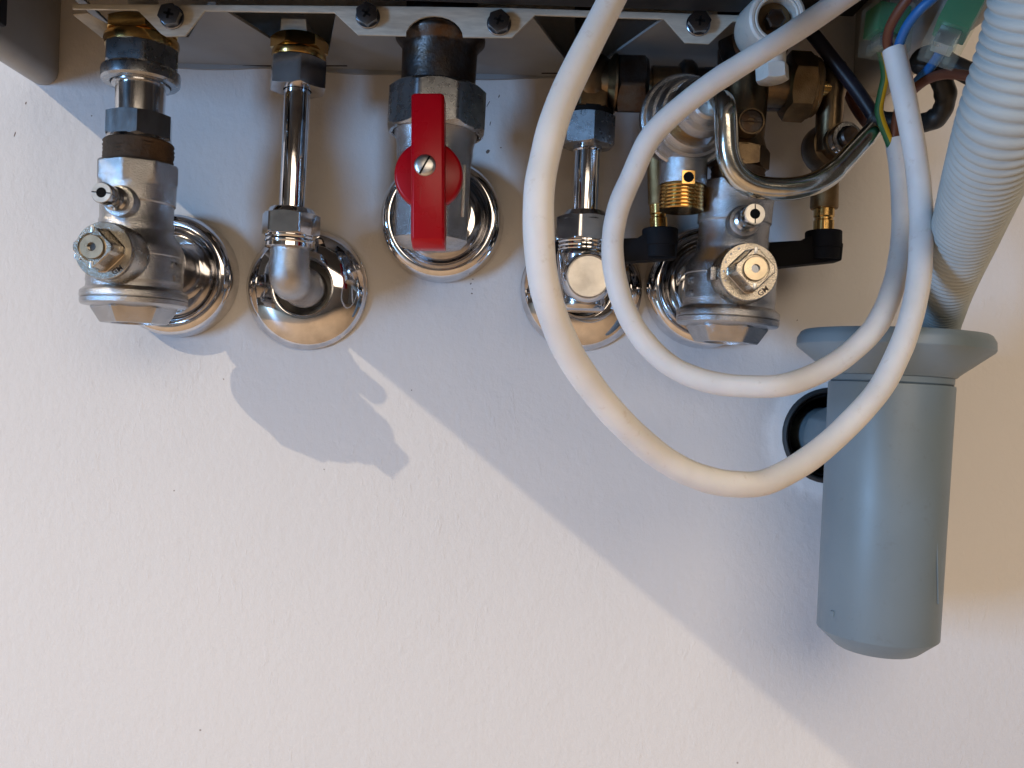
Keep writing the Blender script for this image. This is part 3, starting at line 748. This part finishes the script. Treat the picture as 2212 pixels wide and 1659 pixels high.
# dark valve body behind it
tK = thing('dark_valve_body', 'dark metal valve body half hidden behind the white plastic elbow', 'valve', W(1600, 110, 60))
fk_ = Fr(W(1596, 104, 58), Vector((.5, -1, 0)))
B().lathe(fk_, [(0, 15), (3, 17), (14, 17), (16, 15), (18, 15.6), (24, 15.6), (25, 13)], 64).build('body', M_iron, tK, sharp=40)
B().lathe(VF(1600, -40, 1600, 180, 55), [(0, 13), (60, 13)], 48).build('riser', M_iron, tK)

# ------------------------------------------------------------------ tundish / siphon
aS = VF(1929, 745, 1893, 1385, 80); zS = aS.z; cS = aS.sc * .935
tS = thing('siphon', 'blue grey plastic funnel and siphon cylinder on the wall at the right', 'siphon', W(1900, 1380, 80))
r0 = 212 * cS
B().lathe(aS, [(zS(760), 118 * cS), (zS(724), 190 * cS), (zS(720), 196 * cS), (zS(720), 199 * cS), (zS(723), 204 * cS), (zS(731), r0 - .7), (zS(736), r0), (zS(752), r0 + .2), (zS(757), r0 - .5), (zS(806), 143 * cS), (zS(812), 137 * cS), (zS(814), 130 * cS), (zS(816), 128 * cS), (zS(830), 128 * cS)], 128, cap0=True).build('funnel', M_siphon, tS, sharp=28)
B().lathe(aS, [(zS(812), 131 * cS), (zS(814), 133 * cS), (zS(825), 133 * cS), (zS(827), 131 * cS)], 96).build('collar', M_siphon, tS, sharp=28)
B().lathe(aS, [(zS(828), 131 * cS), (zS(830), 135.5 * cS), (zS(834), 136.5 * cS), (zS(1100), 134.5 * cS), (zS(1362), 132.5 * cS), (zS(1364), 131.5 * cS), (zS(1396), 92 * cS), (zS(1399), 86 * cS)], 128).build('cylinder', M_siphon, tS, sharp=28)
B().box(aS.p(zS(1320), 132.7 * cS, R(158)), 1.6, 2.4, 3.2, Matrix.Rotation(.5, 3, 'Z')).build('moulding_mark', M_siphon, tS, bevel=.5)
B().box(aS.p(zS(1180), 134.2 * cS, R(90 - 34)), .45, .5, 48, Matrix.Rotation(R(-3), 3, 'Y')).build('mould_seam', M_siphon, tS)
hc = Vector(HOLE) / MM
fh = Fr(Vector((hc.x, 2, hc.z)), YA)
hn = poly(18.8, 8, R(10))
B().lathe(fh, [(-60, 17.5), (6, 17.5), (7, blend(19.3, hn, .6)), (14, hn), (20, lambda p: hn(p) - 1.0), (30, 16.5), (60, 16.5)], 96).build('outlet_nut', M_siphon, tS, sharp=28)
tH = thing('drain_socket', 'black rubber lined drain socket in the wall left of the grey siphon', 'drain socket', hc)
B().lathe(fh, [(-70, 27.0), (1, 27.0), (3.4, 27.4), (4.0, 28.4), (3.4, 29.8), (1.8, 30.6)], 96, cap0=True, cap1=False, wob=.18).build('rubber_seal', M_rubber, tH, sharp=50)
B().lathe(fh, [(-69, 26.6), (-.5, 26.4), (.4, 25.6), (-2, 24.4), (-60, 24.2)], 96, cap0=False, cap1=False).build('inner_sleeve', M_black, tH)

# corrugated hose
hp = [W(2030, 716, 78), W(2031, 694, 82), W(2047, 617, 111), W(2084, 507, 150), W(2127, 384, 196), W(2170, 259, 228), W(2228, 90, 248), W(2262, -40, 260), W(2300, -190, 270), W(2330, -430, 278), W(2350, -680, 284)]
hr = [10.2, 10.8, 13.0, 15.1, 16.3, 17.0, 17.2, 17.2, 17.2, 17.2, 17.2]
cv = crom(hp, 60); L_ = [0]
for i in range(1, len(cv)): L_.append(L_[-1] + (cv[i] - cv[i - 1]).length)
tot = L_[-1]; pts = []; rad = []
import bisect
def at_len(t):
    i = min(max(bisect.bisect(L_, t) - 1, 0), len(cv) - 2); f = (t - L_[i]) / max(1e-6, L_[i + 1] - L_[i])
    q = (i + f) / 60; k = min(int(q), len(hr) - 2)
    return cv[i].lerp(cv[i + 1], f), hr[k] + (hr[k + 1] - hr[k]) * (q - k)
t = 0
while t < tot - 6:
    pitch = at_len(t)[1] * .245
    for (f, dr) in ((0, -1.15), (.12, -.85), (.27, -.12), (.42, .1), (.58, .1), (.73, -.12), (.88, -.85)):
        p_, r_ = at_len(t + f * pitch); pts.append(p_); rad.append(r_ + dr * r_ / 16)
    t += pitch
ho = B().tube(pts, rad, 56).build('corrugated_hose', M_hose, sharp=75)
ho['label'] = 'pale grey corrugated hose dropping into the funnel at the right edge'; ho['category'] = 'hose'

# ------------------------------------------------------------------ white cables with stripped ends
def cable(label, pts, r, n=14):
    t = thing('white_cable', label, 'cable', W(*pts[-1]), 'white sheathed cables looping in front of the pipes')
    pth = crom([W(*p) for p in pts], n)
    rl = [r * (1 + .012 * math.sin(i * .21 + len(pts)) + .008 * math.sin(i * .53)) for i in range(len(pth))]
    B().tube(pth, rl, 40).build('sheath', M_cable, t, sharp=50)
    return t, pth
c1, p1 = cable('thicker white cable making the larger outer loop down to the siphon',
    [(1455, -345, 212), (1385, -130, 225), (1321, 0, 232), (1218, 207, 248), (1176, 345, 258), (1163, 455, 262), (1174, 606, 260), (1216, 736, 250), (1275, 832, 240), (1350, 920, 230), (1432, 990, 220), (1510, 1030, 214), (1590, 1046, 208), (1668, 1036, 200), (1776, 969, 186), (1888, 857, 176), (1938, 769, 170), (1967, 690, 164), (1985, 600, 156), (1990, 500, 149), (1988, 430, 146), (1979, 345, 144), (1958, 230, 142), (1931, 106, 140)], 5.3)
c2_, p2 = cable('thinner white cable making the smaller inner loop round the right silver valve',
    [(2020, -200, 148), (1940, -90, 150), (1810, 4, 150), (1710, 72, 150), (1601, 140, 150), (1530, 186, 150), (1448, 251, 149), (1400, 305, 148), (1366, 378, 146), (1336, 450, 144), (1323, 528, 142), (1331, 606, 140), (1356, 680, 140), (1396, 742, 140), (1452, 792, 142), (1522, 822, 145), (1600, 834, 148), (1701, 830, 151), (1801, 787, 152), (1876, 724, 150), (1911, 669, 144), (1936, 595, 130), (1948, 520, 118), (1949, 450, 110), (1945, 375, 104), (1935, 304, 100)], 5.3)
def wire(name, mat, pts, r, parent, uv=False):
    pth = crom([W(*p) for p in pts], 10); n = 20
    b = B().tube(pth, r, n)
    o = b.build(name, mat, parent, sharp=60)
    if uv:
        me = o.data; uvl = me.uv_layers.new(name='UVMap')
        # angle about the wire, so the stripe runs along it
        off = parent_loc(parent)
        for lp in me.loops:
            p = (Vector(me.vertices[lp.vertex_index].co) + off) / MM
            q_ = min(pth, key=lambda s_: (s_ - p).length_squared); dlt = (p - q_).normalized()
            uvl.data[lp.index].uv = ((dlt.x * .5 + .5), 0)
    return o
wire('brown_wire', M_wbrown, [(1925, 118, 140), (1917, 92, 142), (1922, 60, 148), (1940, 26, 154), (1968, -14, 160), (1990, -60, 164), (2005, -220, 168)], 2.3, c1)
wire('blue_wire', M_wblue, [(1938, 118, 140), (1945, 88, 144), (1962, 52, 150), (1988, 20, 156), (2020, -8, 160), (2060, -50, 164), (2085, -220, 166)], 2.3, c1)
wire('brown_wire', M_wbrown, [(1929, 318, 100), (1933, 290, 102), (1937, 255, 106), (1948, 222, 112), (1975, 192, 122), (2006, 170, 134), (2045, 160, 146), (2095, 165, 160), (2150, 180, 175), (2195, 90, 188), (2200, -110, 200), (2190, -320, 206)], 2.4, c2_)
wire('yellow_green_wire', M_yg, [(1926, 320, 101), (1917, 296, 102), (1904, 262, 104), (1899, 235, 106), (1905, 200, 110), (1912, 165, 114), (1908, 130, 118), (1900, 100, 122)], 2.2, c2_, True)
wire('blue_wire', M_wblue, [(1972, 190, 118), (1985, 172, 126), (2010, 145, 138), (2030, 115, 150), (2040, 88, 158)], 2.3, c2_)
# lever connectors
def connector(label, px, py, d, tilt, wd, ht, dp, grp='clear and green terminal blocks', yaw=0):
    t = thing('terminal_block', label, 'connector', W(px, py, d), grp)
    m = Matrix.Rotation(R(tilt), 3, 'Y') @ Matrix.Rotation(R(yaw), 3, 'Z'); c = W(px, py, d)
    k = s(d); w_, h_ = wd * k, ht * k
    up = m @ Vector((0, 0, 1))
    B().box(c, w_, dp, h_, m).build('clear_housing', M_clear, t, bevel=.8)
    B().box(c + up * h_ * .16, w_ * .86, dp * .84, h_ * .58, m).build('green_insert', M_green, t, bevel=.6)
    B().box(c - up * h_ * .26, w_ * .55, dp * .5, h_ * .26, m).build('metal_clamp', M_screwlite, t, bevel=.5)
    for sx in (-1, 1):
        B().box(c - up * h_ * .38 + m @ Vector((sx * w_ * .25, 0, 0)), w_ * .16, dp * .7, h_ * .2, m).build('entry_funnel', M_clear, t, bevel=.4)
    B().tube(crom([c + up * h_ * .3, c + up * h_ * .7 + Vector((0, 4, 0)), Vector((c.x + (up * h_).x * .9, c.y + 6, 214))], 8), 1.9, 16).build('lead', M_navy, t)
    return t
connector('green and clear terminal block behind the brown and blue wires', 1914, 66, 130, 4, 82, 104, 17, yaw=8)
connector('tilted green and clear terminal block beside the corrugated hose', 2062, 52, 176, 26, 80, 158, 17, yaw=-18)
# black cables
t = B().tube(crom([W(1690, 10, 60), W(1745, 62, 66), (W(1800, 130, 70)), W(1850, 195, 72), W(1893, 258, 74)], 10), 3.9, 32).build('black_cable', M_navy)
t['label'] = 'thin black cable slanting down beside the brass nut to the taped cable end'; t['category'] = 'cable'
t = B().tube(crom([W(1820, 170, 40), W(1842, 225, 42), W(1872, 268, 50), W(1900, 285, 60)], 10), 2.6, 24).build('brown_cable', M_wbrown)
t['label'] = 'thin dull brown cable curving beside the slanting black cable'; t['category'] = 'cable'
pth = crom([W(1884, 250, 76), W(1900, 258, 78), W(1945, 266, 86), W(1990, 266, 94), W(2025, 252, 102), (W(2042, 218, 108)), W(2036, 180, 112), W(2010, 150, 112), W(1985, 132, 110), W(2020, 120, 118), W(2070, 148, 126), W(2120, 160, 130), W(2175, 120, 140), W(2185, -50, 150), W(2170, -220, 155)], 10)
rr = [5.2 + .25 * math.sin(i * .37) + .18 * math.sin(i * .83 + 1) for i in range(len(pth))]
t = B().tube(pth, rr, 28).build('taped_cable', M_tape, sharp=50)
t['label'] = 'fat cable wrapped in black tape looping behind the white cable ends'; t['category'] = 'cable'
